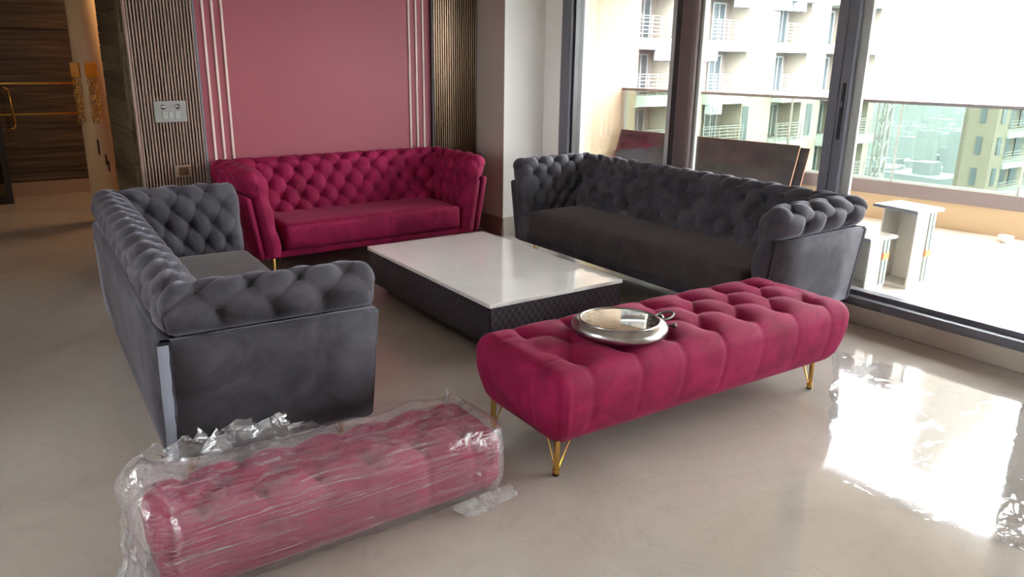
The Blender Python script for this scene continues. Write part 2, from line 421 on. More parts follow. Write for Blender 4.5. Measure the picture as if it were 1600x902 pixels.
# sliding door stile with recessed handle
st = box('mullion', (XW, 2.82, .168), (XW+.05, 2.885, HW), M['frame'], w1, bev=.003)
box('mullion', (XW+.006, 2.752, .168), (XW+.05, 2.817, HW), M['frame'], w1, bev=.003)
box('handle_recess', (XW-.001, 2.775, 1.13), (XW+.012, 2.797, 1.47), M['black'], w1, bev=.002)
box('handle_lever', (XW-.004, 2.780, 1.325), (XW+.004, 2.792, 1.36), M['frame'], w1, bev=.002)
box('sash_stile', (XW+.06, 2.70, .195), (XW+.09, 2.775, HW), M['frame_pale'], w1, bev=.003)
for y in (1.405, .1, -1.25, -2.6):
    box('mullion', (XW, y-.093, .168), (XW+.10, y+.093, HW), M['frame'], w1, bev=.004)
for a, b in ((4.24, 5.40), (2.86, 4.0), (1.45, 2.76), (.15, 1.36), (-1.2, .05), (-2.6, -1.3)):
    box('pane', (XW+.068, a, .19), (XW+.076, b, HW), M['glass'], w1)

# ------------------------------------------------------------------ balcony
def xp(y): return 7.481 + (3.475-y)*.167        # foot of the parapet
AP = math.atan(.167)
MP = Matrix.Translation((7.481, 3.475, 0)) @ Matrix.Rotation(AP, 4, 'Z')   # parapet frame: +Y runs along it to the far end
L0, L1 = -6.3, 3.86
bf = struct(box('floor_balcony', (XW+.30, -3.2, -.2), (9.2, 8.0, .092), M['slat_bronze']))
src = None
for i in range(6):
    for j in range(16):
        x0, y0 = XW+.302+i*.6, -2.2+j*.6
        if y0 > 7.3 or x0 > xp(y0+.3)+.1: continue
        if src is None:
            src = box('floor_tile', (0, 0, 0), (.597, .597, .012), M['tile'], bf, bev=.002); src.location = (x0, y0, .09)
        else:
            o = src.copy(); COL.objects.link(o); o.location = (x0, y0, .09)
wp = struct(thing('wall_parapet', '', '')); del wp['label'], wp['category']
box('parapet', (0, L0, -.2), (.16, L1, .35), M['parapet'], wp, mtx=MP)
box('coping', (-.03, L0, .35), (.19, L1, .48), M['coping'], wp, mtx=MP, bev=.004)
rl = thing('balcony_railing', 'frameless tinted glass balcony railing with thin brown handrail', 'railing')
ys = [L1]; y = L1-.04
cuts = [3.84, 2.72, 1.60, .50, -.58, -1.7, -2.8, -3.9, -5.0, -6.2]
for a, b in zip(cuts, cuts[1:]):
    box('glass_panel', (.06, b+.008, .48), (.072, a-.008, 1.215), M['rail_glass'], rl, mtx=MP)
box('handrail', (.045, L0, 1.212), (.088, L1, 1.243), M['rail'], rl, mtx=MP, bev=.004)
for c_ in cuts[1:-1]:
    box('joint_seal', (.055, c_-.008, .48), (.077, c_+.008, 1.212), M['frame_pale'], rl, mtx=MP)
box('end_post', (.05, 3.76, .48), (.10, 3.86, 1.212), M['frame_pale'], rl, mtx=MP)
struct(box('wall_balcony_end', (4.80, 7.25, -.2), (7.15, 7.5, 3.0), M['cream_ext']))
struct(box('wall_balcony_pier', (XW+.30, 5.69, -.2), (4.905, 7.25, 3.0), M['cream_ext']))
struct(box('ceiling_balcony', (XW+.30, -3.5, 2.80), (7.62, 7.7, 3.05), M['cream_ext'], mtx=None))

# leaning boards
def board(off, ylo, yhi, h, label):
    A = Vector((xp(ylo)-.30+off, ylo, .104)); a2 = Vector((xp(yhi)-.30+off, yhi, .104))
    d = (a2-A).normalized(); n = Vector((d.y, -d.x, 0))
    lean = math.atan2(.24, h)
    upv = (Vector((0, 0, 1))*math.cos(lean) + n*math.sin(lean)); nn = d.cross(upv)
    mt = Matrix(((d.x, upv.x, nn.x, A.x), (d.y, upv.y, nn.y, A.y), (d.z, upv.z, nn.z, A.z), (0, 0, 0, 1)))
    t = thing('leaning_board', label, 'board', group='boards leaning on the balcony parapet')
    L = (a2-A).length
    box('board_face', (.004, .004, -.008), (L-.004, h-.004, .013), M['board'], t, mtx=mt)
    box('edge_band', (0, 0, -.006), (L, h, .010), M['board_edge'], t, mtx=mt)
board(0, 4.80, 7.08, .685, 'front dark board with copper coloured edge leaning against the balcony parapet')
board(.045, 4.72, 6.98, .66, 'rear dark board leaning behind the front one against the balcony parapet')

# cabinet carcasses on the balcony
def carcass(loc, rz, label, w_=.19, d_=.26, h_=.53):
    t = thing('cabinet_carcass', label, 'cabinet', loc, rz, 'white laminate carcasses on the balcony')
    # local: x across from open side, y along the open face
    th = .014
    box('side_panel', (0, 0, 0), (w_, th, h_), M['carton'], t, bev=.001)
    box('side_panel', (0, d_-th, 0), (w_, d_, h_), M['carton'], t, bev=.001)
    box('back_panel', (w_-th, th, 0), (w_, d_-th, h_), M['carton'], t)
    box('bottom_panel', (0, th, .0), (w_-th, d_-th, .022), M['carton'], t)
    box('top_panel', (-.05, -.03, h_), (w_+.05, d_+.05, h_+.018), M['carton_top'], t, bev=.002)
    box('top_sheet', (-.044, -.024, h_+.0182), (w_+.044, d_+.044, h_+.022), M['carton'], t)
    s = box('runner_strip', (.02, th, .03), (w_-.03, th+.012, h_-.01), M['carton_dark'], t)
    for i in range(5):
        for x in (.05, .12):
            bm = bmesh.new(); add_rod(bm, (x, th+.010, .08+i*.1*h_/.53), (x, th+.014, .08+i*.1*h_/.53), .005, 6)
            bm_obj('peg_hole', bm, M['carton'], s)
    box('edge_strip', (w_*.70, -.012, .04), (w_*.80, .001, h_-.01), M['alu'], t)
    box('edge_strip', (w_*.88, -.012, .04), (w_*.98, .001, h_-.01), M['alu'], t)
    box('tape', (w_*.68, -.016, .22), (w_*.99, -.004, .265), M['orange'], t)
carcass((5.187, 2.547, .102), -.12, 'taller looking open white cabinet carcass standing right on the balcony tiles')
carcass((4.86, 2.66, .102), -.10, 'white cabinet carcass half hidden behind the grey sofa arm', .19, .25, .36)
t = thing('bowl', 'small white bowl on the balcony floor by the parapet', 'bowl', (7.36, 2.83, .102))
bm = bmesh.new(); add_lathe(bm, [(0, 0), (.035, 0), (.06, .045), (.062, .06), (.057, .06), (.054, .045), (.03, .008), (0, .008)], 28)
bm_obj('bowl_body', bm, M['bowl'], t, True)

# ------------------------------------------------------------------ upholstery maths
def tuft(u, v, vmax, vmin=0):
    """height 0..1 of a diamond tufted surface; buttons where u and v are integers with an even sum"""
    vv = np.clip(v, vmin, vmax)
    p = (u+vv)/2; q = (u-vv)/2
    sp = np.abs(np.sin(np.pi*p)); sq = np.abs(np.sin(np.pi*q))
    dp = np.abs(p-np.round(p)); dq = np.abs(q-np.round(q)); cre = np.minimum(dp, dq)
    # distance to nearest button
    pb, qb = np.round(p), np.round(q)
    bt = np.sqrt((u-(pb+qb))**2 + (vv-(pb-qb))**2)
    h = .42*(sp*sq)**.45 + .58*(1-np.exp(-(bt/.42)**2)) - .10*np.exp(-(cre/.035)**2) - .30*np.exp(-(bt/.15)**2)
    out = np.maximum(v-vmax, 0)
    par = vmax % 2
    pu = (u-par)/2; du = np.abs(pu-np.round(pu))
    pl = .26*np.abs(np.sin(np.pi*pu))**.35 - .07*np.exp(-(du/.03)**2)+.62
    k = np.clip(out/.8, 0, 1); k = k*k*(3-2*k)
    return h*(1-k) + pl*k
def smooth_normals(P):
    a = np.gradient(P, axis=0); b = np.gradient(P, axis=1)
    n = np.cross(a, b); l = np.linalg.norm(n, axis=2, keepdims=True); return n/np.maximum(l, 1e-9)
def resample(pts, n):
    pts = np.array(pts, float); d = np.r_[0, np.cumsum(np.linalg.norm(np.diff(pts, axis=0), axis=1))]
    t = np.linspace(0, d[-1], n); return np.c_[[np.interp(t, d, pts[:, i]) for i in range(pts.shape[1])]].T, t
def chaikin(pts, it=2):
    pts = [np.array(p, float) for p in pts]
    for _ in range(it):
        o = [pts[0]]
        for a, b in zip(pts, pts[1:]): o += [a*.75+b*.25, a*.25+b*.75]
        o.append(pts[-1]); pts = o
    return np.array(pts)
def pins(parent, pts, h, m, r=.011, struts=True, top=None):
    for (x, y, sx, sy) in pts:
        bm = bmesh.new()
        add_rod(bm, (x, y, .012), (x, y, h+.02), r, 6); add_rod(bm, (x, y, .008), (x, y, .03), r*1.25, 6)
        lg = bm_obj('leg', bm, m, parent)
        if struts:
            bm = bmesh.new()
            for dx, dy in ((sx*.07, 0), (0, sy*.07)):
                add_rod(bm, (x+dx*.12, y+dy*.12, .022), (x+dx, y+dy, h+.015), .0028, 6)
            bm_obj('strut', bm, m, lg)
        bm = bmesh.new(); add_rod(bm, (x, y, 0), (x, y, .009), r*1.1, 8); bm_obj('foot_pad', bm, M['black'], lg)

def rounded_box(hx, hy, hz, r, nx, ny, nz):
    """surface grid of a rounded box centred at 0; returns verts, unit normals, faces"""
    idx = {}; V = []; F = []
    def vid(i, j, k):
        key = (i, j, k)
        if key not in idx: idx[key] = len(V); V.append((i/nx*2-1, j/ny*2-1, k/nz*2-1))
        return idx[key]
    for i in range(nx):
        for j in range(ny):
            F.append((vid(i, j, 0), vid(i, j+1, 0), vid(i+1, j+1, 0), vid(i+1, j, 0)))
            F.append((vid(i, j, nz), vid(i+1, j, nz), vid(i+1, j+1, nz), vid(i, j+1, nz)))
    for i in range(nx):
        for k in range(nz):
            F.append((vid(i, 0, k), vid(i+1, 0, k), vid(i+1, 0, k+1), vid(i, 0, k+1)))
            F.append((vid(i, ny, k), vid(i, ny, k+1), vid(i+1, ny, k+1), vid(i+1, ny, k)))
    for j in range(ny):
        for k in range(nz):
            F.append((vid(0, j, k), vid(0, j, k+1), vid(0, j+1, k+1), vid(0, j+1, k)))
            F.append((vid(nx, j, k), vid(nx, j+1, k), vid(nx, j+1, k+1), vid(nx, j, k+1)))
    V = np.array(V); half = np.array([hx, hy, hz]); P = V*half
    Q = np.clip(P, -(half-r), half-r); D = P-Q; l = np.linalg.norm(D, axis=1, keepdims=True)
    N = D/np.maximum(l, 1e-9)
    return Q+N*r, N, F, V

def sofa(name, label, loc, rz, L, d, pt, seat_z, pb, g, gb, m, ms, rows=9, amp=.039):
    t = thing(name, label, 'sofa', loc, rz)
    cz, cr, cn = pt+.085, .095, -.107
    def prof(kind):
        if kind == 'arm': low = [(-.190, pb+.01), (-.188, .44), (-.186, pt-.06)]
        else: low = [(-.36, pb+.05), (-.325, seat_z-.02), (-.25, pt-.06)]
        arc = [(cn+cr*math.cos(a), cz+cr*math.sin(a)) for a in np.linspace(math.radians(188), math.radians(-70), 16)]
        tail = [(-.052, pt-.012), (-.052, pb+.02)]
        pts = np.r_[chaikin(low+arc[:1], 2), np.array(arc[1:])]
        body, s1 = resample(pts, 92); tl, _ = resample(np.r_[body[-1:], np.array(tail)], 9)
        return np.r_[body, tl[1:]], s1
    PA, sA = prof('arm'); PBk, sB = prof('back')
    sv = (sA+sB)/2; nb = len(sv)
    vtot = rows; vv = np.r_[sv/sv[-1]*vtot, vtot+.2+np.arange(8)*.3]
    vmax = rows-1
    fade = np.r_[np.ones(nb), np.linspace(.6, 0, 8)**1]; 
    fade[:nb] = np.clip((vtot-vv[:nb])/.7, .25, 1)
    def fl(z): return g*np.clip((z-pb)/(pt-pb), 0, 1.25)
    def flb(z): return gb*np.clip((z-pb)/(pt-pb), 0, 1.25)
    nA, zA = PA[:, 0]+fl(PA[:, 1]), PA[:, 1]; nB, zB = PBk[:, 0]+flb(PBk[:, 1]), PBk[:, 1]
    Na = int(round((d-.05)/.094)); Na += Na % 2
    Nb = int(round((L-.1)/.094)); Nb += Nb % 2
    cap = .07
    # left arm from the front to the corner, along the back, right arm back to the front
    rowsP, us, kk = [], [], []
    es = [math.sin(a) for a in np.linspace(PI/2, 0, 11)]
    for e in es[:-1]:
        k = max(0, 1-e**2.6)**(1/2.6); spn = -.115+fl(zA); spz = np.minimum(zA, cz)
        n_ = spn+(nA-spn)*k; z_ = spz+(zA-spz)*k
        rowsP.append(np.c_[-n_, np.full_like(n_, cap*(1-e)), z_]); us.append(Na*(cap*(1-e)-.03)/d); kk.append(.15+.3*k)
    na = int(d/.011)
    for i in range(na+1):
        f_ = i/na; zc = zA*(1-f_)+(zA+zB)/2*f_
        y = cap+(d+nB-cap)*f_
        rowsP.append(np.c_[-nA, y, zc]); us.append(Na*(cap-.03+(d-cap+.03)*f_)/d); kk.append(.45+.55*min(1, f_/.12))
    nbk = int(L/.0115)
    for i in range(1, nbk):
        f_ = i/nbk; e0 = max(0, 1-f_*nbk/14); e1 = max(0, 1-(1-f_)*nbk/14); e = max(e0, e1)
        zc = zB*(1-e)+(zA+zB)/2*e
        x = -nA*(1-f_)+(L+nA)*f_
        rowsP.append(np.c_[x, d+nB, zc]); us.append(Na+Nb*f_); kk.append(1)
    half = len(us)
    for i in range(na+1):
        f_ = 1-i/na; zc = zA*(1-f_)+(zA+zB)/2*f_
        y = cap+(d+nB-cap)*f_
        rowsP.append(np.c_[L+nA, y, zc]); us.append(Na+Nb+Na-Na*(cap-.03+(d-cap+.03)*f_)/d); kk.append(.45+.55*min(1, f_/.12))
    for e in es[:-1][::-1]:
        k = max(0, 1-e**2.6)**(1/2.6); spn = -.115+fl(zA); spz = np.minimum(zA, cz)
        n_ = spn+(nA-spn)*k; z_ = spz+(zA-spz)*k
        rowsP.append(np.c_[L+n_, np.full_like(n_, cap*(1-e)), z_]); us.append(2*Na+Nb-Na*(cap*(1-e)-.03)/d); kk.append(.15+.3*k)
    P = np.array(rowsP); us = np.array(us); kk = np.array(kk)
    for _ in range(3):                                  # soften the mitred corners
        P[1:-1] = P[1:-1]*.5+(P[:-2]+P[2:])*.25
    N = smooth_normals(P)
    i0 = len(P)//2; j0 = nb//4                          # orient towards the sitter (local -y) at the back
    if N[i0, j0, 1] > 0: N = -N
    U, Vv = np.meshgrid(us, vv, indexing='ij')
    h = tuft(U, Vv, vmax)
    # fine gathered folds on the outer half of the roll
    fold = .10*np.sin(U*19+2*np.sin(U*3))*np.clip((Vv-vmax)/1.0, 0, 1)
    A = amp*(h-.62+fold*.5)*kk[:, None]*fade[None, :]
    P = P+N*A[..., None]
    from_np('tufted_padding', P.reshape(-1, 3), grid_faces(P.shape[0], P.shape[1]), m, t)
    # buttons
    vb, fb = [], []
    bmq = bmesh.new()
    for vi in range(1, vmax+1):
        j = int(np.argmin(np.abs(vv[:nb]-vi)))
        for ui in range(0, 2*Na+Nb+1):
            if (ui+vi) % 2: continue
            i = int(np.argmin(np.abs(us-ui)))
            if abs(us[i]-ui) > .15: continue
            c = P[i, j]+N[i, j]*.002; n = Vector(N[i, j])
            mt = Matrix.Translation(Vector(c)) @ n.to_track_quat('Z', 'Y').to_matrix().to_4x4() @ Matrix.Diagonal((1, 1, .45, 1))
            bmesh.ops.create_icosphere(bmq, subdivisions=1, radius=.0085, matrix=mt)
    ob = bm_obj('buttons', bmq, m, t, True); ob['kind'] = 'stuff'
    # outer shell panels
    def slab(name, q0, q1, th_in, m_):
        # q0,q1: bottom and top outer edge end points ((x,y,z),(x,y,z)); inward vector th_in
        bm = bmesh.new(); vs = []
        ins = Vector(th_in)
        for a in (q0[0], q0[1], q1[1], q1[0]):
            vs.append(bm.verts.new(a))
        wi = [bm.verts.new(Vector(a)+ins) for a in (q0[0], q0[1], q1[1], q1[0])]
        bm.faces.new(vs); bm.faces.new(wi[::-1])
        for i in range(4):
            j = (i+1) % 4; bm.faces.new((vs[i], wi[i], wi[j], vs[j]))
        bmesh.ops.recalc_face_normals(bm, faces=bm.faces)
        bmesh.ops.bevel(bm, geom=list(bm.edges), offset=.011, segments=3, affect='EDGES')
        bmesh.ops.subdivide_edges(bm, edges=[e for e in bm.edges if e.calc_length() > .1], cuts=3, use_grid_fill=True)
        o = bm_obj(name, bm, m_, t, True)
        return o
    slab('side_panel', ((0, .022, pb), (0, d, pb)), ((-g, .008, pt), (-g, d+gb, pt)), (.055, 0, 0), m)
    slab('side_panel', ((L, .022, pb), (L, d, pb)), ((L+g, .008, pt), (L+g, d+gb, pt)), (-.055, 0, 0), m)
    slab('back_panel', ((.0, d, pb), (L, d, pb)), ((-g, d+gb, pt), (L+g, d+gb, pt)), (0, -.055, 0), m)
    box('base_rail', (.05, .025, pb-.004), (L-.05, d-.04, pb+.045), m, t, bev=.010, seg=2, smooth=True)
    # seat cushion with a soft crown
    sx0, sx1 = .195, L-.195; sy0, sy1 = .006, d-.22
    hx, hy, hz = (sx1-sx0)/2, (sy1-sy0)/2, (seat_z-pb-.045)/2
    Pc, Nc, Fc, Vc = rounded_box(hx, hy, hz, .028, int(hx*2/.03), int(hy*2/.03), 10)
    cx, cy, czz = (sx0+sx1)/2, (sy0+sy1)/2, pb+.045+hz
    topw = np.clip(Vc[:, 2], 0, 1)
    Pc[:, 2] += .012*topw*(1-Vc[:, 0]**6)*(1-Vc[:, 1]**4)
    Pc[:, 1] -= .010*np.clip(-Vc[:, 1], 0, 1)**4*(1-Vc[:, 2]**2)
    Pc += np.array([cx, cy, czz])
    cu = from_np('seat_cushion', Pc, Fc, ms, t)
    bm = bmesh.new(); add_rod(bm, (sx0+.02, sy0+.012, seat_z-.010), (sx1-.02, sy0+.012, seat_z-.010), .0042, 6)
    bm_obj('piping', bm, ms, cu, True)
    pins(t, [(.14, .12, 1, 1), (L-.14, .12, -1, 1), (.12, d-.09, 1, -1), (L-.12, d-.09, -1, -1)], pb, M['gold'], .010)
    return t

d = .8275
def place(x, y, r, a, b):
    c, s = math.cos(r), math.sin(r); return (x+c*a-s*b, y+s*a+c*b, 0)
# magenta sofa against the rose wall
sofa('chesterfield_sofa', 'magenta velvet tufted sofa standing against the rose wall', (1.679, 5.365, 0), -.0046, 1.873, .80, .632, .41, .176, .077, 0, M['magenta'], M['magenta'])
# grey sofa on the left, seen from its back corner
LX, LY, LR, LL = .4844, 2.8012, -.0603, 2.2393
ls = sofa('chesterfield_sofa', 'charcoal grey velvet sofa seen from behind, nearest on the left', place(LX, LY, LR, d, 0), LR+PI/2, LL, d, .632, .42, .135, .075, 0.0, M['grey'], M['seat_grey'], amp=.029)
# grey sofa under the windows
RX, RY, RR, RLn = 4.4186, 2.5095, -.0103, 2.4665
sofa('chesterfield_sofa', 'long charcoal grey velvet sofa with brown tinged seat under the windows', place(RX, RY, RR, -d, RLn), RR-PI/2, RLn, d, .647, .435, .176, .060, 0, M['grey'], M['seat_grey'])
# pale seam tape down the back corner of the left sofa
bm = bmesh.new()
zs_ = np.linspace(.15, .625, 14)
ring = []
for z in zs_:
    f = (z-.135)/(.632-.135); x = -.075*f; wv = .0015*math.sin(z*60)
    ring.append([bm.verts.new((x-.0035, d-.034+wv, z)), bm.verts.new((x-.0035, d-.012, z)), bm.verts.new((x-.0005, d+.0025, z))])
for A, B in zip(ring, ring[1:]):
    for i in range(2): bm.faces.new((A[i], A[i+1], B[i+1], B[i]))
M['tape'] = mat('pale_blue_grey_tape', (.30, .32, .40), .6)
o = bm_obj('seam_tape', bm, M['tape'], ls); o['label'] = 'pale blue grey tape along the back corner'
sd = o.modifiers.new('thickness', 'SOLIDIFY'); sd.thickness = .002

# ------------------------------------------------------------------ coffee table
tb = thing('coffee_table', 'low coffee table with white marble top and dark diamond quilted sides', 'coffee table', (2.2102, 3.2419, 0), -.0193)
tw, tl = .9501, 1.548
box('marble_top', (0, 0, .306), (tw, tl, .33), M['marble'], tb, bev=.004, seg=3)
box('plinth', (.10, .10, 0), (tw-.10, tl-.10, .09), M['black'], tb)
box('carcass', (.02, .02, .086), (tw-.02, tl-.02, .306), M['quilt'], tb)
def quilt(p0, p1, outw, z0, z1, cellx=.045, cellz=.045):
    p0, p1, outw = Vector(p0), Vector(p1), Vector(outw)
    Lq = (p1-p0).length; nu = int(Lq/.0075); nv = int((z1-z0)/.0075)
    u = np.linspace(0, Lq, nu); v = np.linspace(z0, z1, nv); U, V_ = np.meshgrid(u, v, indexing='ij')
    n_ = round(Lq/cellx); cx = Lq/n_
    a = U/cx+V_/cellz/1.35; b = U/cx-V_/cellz/1.35
    h = (np.abs(np.sin(PI*a/1))*np.abs(np.sin(PI*b/1)))**.5
    P = np.zeros((nu, nv, 3)); dd = (p1-p0).normalized()
    for k in range(3): P[..., k] = p0[k]+dd[k]*U+outw[k]*(.0005+.0075*h)
    P[..., 2] = V_
    return from_np('quilted_side', P.reshape(-1, 3), grid_faces(nu, nv), M['quilt'], tb)
quilt((.012, .012, 0), (tw-.012, .012, 0), (0, -1, 0), .086, .306)
quilt((.012, tl-.012, 0), (.012, .012, 0), (-1, 0, 0), .086, .306)
quilt((tw-.012, .012, 0), (tw-.012, tl-.012, 0), (1, 0, 0), .086, .306)
quilt((tw-.012, tl-.012, 0), (.012, tl-.012, 0), (0, 1, 0), .086, .306)

# ------------------------------------------------------------------ benches
def bench_body(t, L, W, T, ncol, m, bot=.0, bulge=1.0, A=.030, name='tufted_body'):
    """body spans x 0..L, y 0..W (widest), z bot..bot+T, local"""
    r = min(.075, T*.36)
    P, N, F, V = rounded_box(L/2, W/2, T/2, r, int(L/.0125), int(W/.0125), int(T/.0125))
    X0 = P.copy()
    du = L/(ncol*2+1.1); dvv = W/5.0
    u = X0[:, 0]/du+ncol-1      # buttons of the outer rows at even u 0..2(ncol-1)
    v = X0[:, 1]/dvv            # rows at -1.4, 0, 1.4 roughly
    top = np.clip(N[:, 2], 0, 1)
    umax = 2*(ncol-1)
    vb = v/1.25+1               # rows at 0,1,2
    # end and side handling
    vvx = np.clip(vb, -3, 5)
    hu = tuft(u, 1+np.abs(vvx-1), 2)        # symmetric about the middle row; rows 1 and 2
    # outer rows need even u when v=2: shift so that parity fits (middle row v=1 has odd u)
    over = np.maximum(np.maximum(-u, u-umax), 0)
    pv = (vb)/2; dv_ = np.abs(pv-np.round(pv))
    hend = .26*np.abs(np.sin(np.pi*pv))**.35 - .1*np.exp(-(dv_/.03)**2)+.62
    outside = (vb < -.1) | (vb > 2.1)
    hend = np.where(outside, .87, hend)
    k = np.clip(over/.9, 0, 1); k = k*k*(3-2*k)
    h = hu*(1-k)+hend*k
    zz = (P[:, 2]+T/2)/T
    dep = A*(np.clip(top, 0, 1)*1.0+(1-top)*.55)
    dep = np.where(N[:, 2] < -.3, 0, dep)
    P = P+N*(dep*(h-.75))[:, None]
    # narrower at the bottom
    sc = bulge*np.clip(1-zz/.62, 0, 1)**1.4
    P[:, 1] *= 1-.17*sc; 
    P[:, 0] -= np.sign(P[:, 0])*sc*.055*np.clip((np.abs(P[:, 0])-L/2+.2)/.2, 0, 1)
    # soft crown
    P[:, 2] += .018*top*(1-V[:, 0]**4)*(1-V[:, 1]**2)
    # little folds at the corners
    cf = np.exp(-((np.abs(X0[:, 0])-L/2+.05)/.05)**2)*np.clip(np.abs(N[:, 1]), 0, 1)
    P[:, 1] += np.sign(P[:, 1])*.0022*np.sin(X0[:, 0]*330)*cf
    P += np.array([L/2, W/2, bot+T/2])
    o = from_np(name, P, F, m, t)
    bm = bmesh.new()
    tz = 0
    for rr_, us_ in ((0, range(0, umax+1, 2)), (1, range(1, umax, 2)), (2, range(0, umax+1, 2))):
        for ui in us_:
            x = (ui-ncol+1)*du+L/2; y = (rr_-1)*1.25*dvv+W/2
            i = int(np.argmin((P[:, 0]-x)**2+(P[:, 1]-y)**2+np.where(N[:, 2] > .6, 0, 9)))
            mt = Matrix.Translation((P[i, 0], P[i, 1], P[i, 2]+.001)) @ Matrix.Diagonal((1, 1, .45, 1))
            bmesh.ops.create_icosphere(bm, subdivisions=2, radius=.009, matrix=mt)
    b = bm_obj('buttons', bm, m, t, True); b['kind'] = 'stuff'
    return o
bt = thing('tufted_bench', 'magenta velvet tufted bench on gold pin legs beside the coffee table', 'bench', (1.690, 2.045, 0), -.04)
bench_body(bt, 1.86, .62, .325, 7, M['magenta'], bot=.125)
pins(bt, [(.075, .075, 1, 1), (1.675, .075, -1, 1), (.075, .545, 1, -1), (1.675, .545, -1, -1)], .135, M['gold'], .0125)

wbn = thing('tufted_bench', 'magenta tufted bench without legs, wrapped in clear plastic, lying on the floor', 'bench', (.322, 2.158, 0), -.018)
WL, WW, WT = 1.212, .37, .252
bench_body(wbn, WL, WW, WT, 6, M['magenta'], bot=.004, bulge=.05, A=.05)

def fnoise(x, y, z=0, o=3):
    return noise.fractal(Vector((x, y, z)), 1.0, 2.0, o)
wr = thing('plastic_wrap', 'clear crinkled stretch film wrapped around the magenta bench on the floor', 'plastic film', (.322, 2.158, 0), -.018)
P, N, F, V = rounded_box(WL/2+.016, WW/2+.014, WT/2+.027, .080, 130, 46, 28)
for i in range(len(P)):
    x, y, z = P[i]; n = N[i]
    rid = 1-abs(fnoise(x*3.5+7, y*9, z*9, 3))*2.2        # sharp ridges
    a = .005*rid + .005*fnoise(x*9, y*16, z*16, 3)
    if n[2] > .1:      # slack film sags between the tufts and stands up at the left end
        a += .010*math.sin(x*21)*n[2]
        lf = max(0, -(x+WL*.24)/(WL*.26)); a += n[2]*.035*lf*(1+1.4*fnoise(x*7, y*7, 2, 3))
    if n[0] < -.2: a += .030*(1+fnoise(y*9, z*11, 5, 3))
    P[i] += n*max(-.006, a)
P[:, 2] = np.maximum(P[:, 2]+WT/2+.016, .003)
P[:, 0] += WL/2; P[:, 1] += WW/2
from_np('film_body', P, F, M['wrap'], wr, smooth=True)
def flap(corners, nu, nv, amp, seed, fs=9):
    """crumpled loose sheet spanning four corners"""
    c = [Vector(q) for q in corners]; V_ = []
    nrm = (c[1]-c[0]).cross(c[3]-c[0]).normalized()
    for i in range(nu):
        for j in range(nv):
            a, b = i/(nu-1), j/(nv-1)
            p = (c[0]*(1-a)+c[1]*a)*(1-b)+(c[3]*(1-a)+c[2]*a)*b
            rag = fnoise(a*5+seed, b*5, seed, 3)
            p = p+nrm*amp*(1-2*abs(fnoise(p.x*fs+seed, p.y*fs, p.z*fs+seed, 4)))*(.25+b)
            p = p+(c[3]-c[0])*.22*rag*b + (c[1]-c[0])*.10*fnoise(b*6, a*3, seed+4)*b
            p.z = max(p.z, .004)
            V_.append(p)
    return from_np('loose_flap', np.array([tuple(v) for v in V_]), grid_faces(nu, nv), M['flap'], wr, smooth=True)
flap([(-.03, .27, .24), (.34, .36, .25), (.27, .38, .365), (.03, .33, .375)], 40, 24, .026, 1, 4)
flap([(.20, .36, .25), (.68, .375, .25), (.58, .40, .30), (.34, .41, .37)], 40, 20, .018, 2, 3)
flap([(1.10, .26, .26), (1.14, .36, .26), (1.165, .37, .315), (1.145, .31, .30)], 24, 18, .012, 3, 8)
flap([(.95, -.02, .03), (1.22, -.02, .04), (1.235, -.06, .006), (1.00, -.09, .006)], 30, 12, .006, 8, 5)
flap([(-.03, -.02, .23), (-.03, .35, .24), (-.07, .33, .006), (-.09, -.03, .006)], 50, 50, .028, 5, 6)
flap([(-.03, -.02, .10), (.20, -.03, .06), (.16, -.08, .005), (-.12, -.09, .005)], 40, 26, .015, 6, 6)
flap([(-.05, .0, .10), (-.05, .20, .10), (-.14, .17, .006), (-.15, -.03, .006)], 30, 26, .02, 7, 6)

# ------------------------------------------------------------------ pocket watch wall clock lying on the bench
ck = thing('pocket_watch_clock', 'large round pocket watch style wall clock with silver case lying on the magenta bench', 'clock', (2.235, 2.285, .452), 0)
ck.rotation_euler = (math.radians(-1.2), math.radians(1.7), 0)
R_ = .208
bm = bmesh.new()
prof = [(0, 0), (R_*.70, 0), (R_*.80, .003)]
prof += [(R_*.82+.038*math.cos(a), .036+.033*math.sin(a)) for a in np.linspace(-PI/2, PI*.66, 20)]
prof += [(R_*.78, .062)]
add_lathe(bm, prof, 72); bm_obj('case', bm, M['silver'], ck, True)
bm = bmesh.new()
add_lathe(bm, [(R_*.80, .058), (R_*.845, .060), (R_*.845, .071), (R_*.825, .0745), (R_*.80, .072), (R_*.795, .062), (R_*.80, .058)], 72)
bm_obj('bezel', bm, M['silver'], ck, True)
bm = bmesh.new(); add_lathe(bm, [(0, .060), (R_*.80, .060)], 64); dl = bm_obj('dial', bm, M['dial'], ck)
bm = bmesh.new(); add_lathe(bm, [(0, .0715), (R_*.4, .071), (R_*.80, .069)], 64); bm_obj('cover_glass', bm, M['clock_glass'], ck, True)
num = ['XII', 'I', 'II', 'III', 'IIII', 'V', 'VI', 'VII', 'VIII', 'IX', 'X', 'XI']
for i, s_ in enumerate(num):
    cu = bpy.data.curves.new('numeral', 'FONT'); cu.body = s_; cu.size = .034; cu.align_x = 'CENTER'; cu.align_y = 'CENTER'; cu.extrude = .0004; cu.offset = .0006
    to = bpy.data.objects.new('tmp', cu); COL.objects.link(to)
    me = bpy.data.meshes.new_from_object(to); bpy.data.objects.remove(to)
    o = link('numeral', me, M['ink'], dl)
    a = -i*PI/6
    o.location = (R_*.64*math.cos(a), R_*.64*math.sin(a), .0606); o.rotation_euler = (0, 0, a-PI/2)
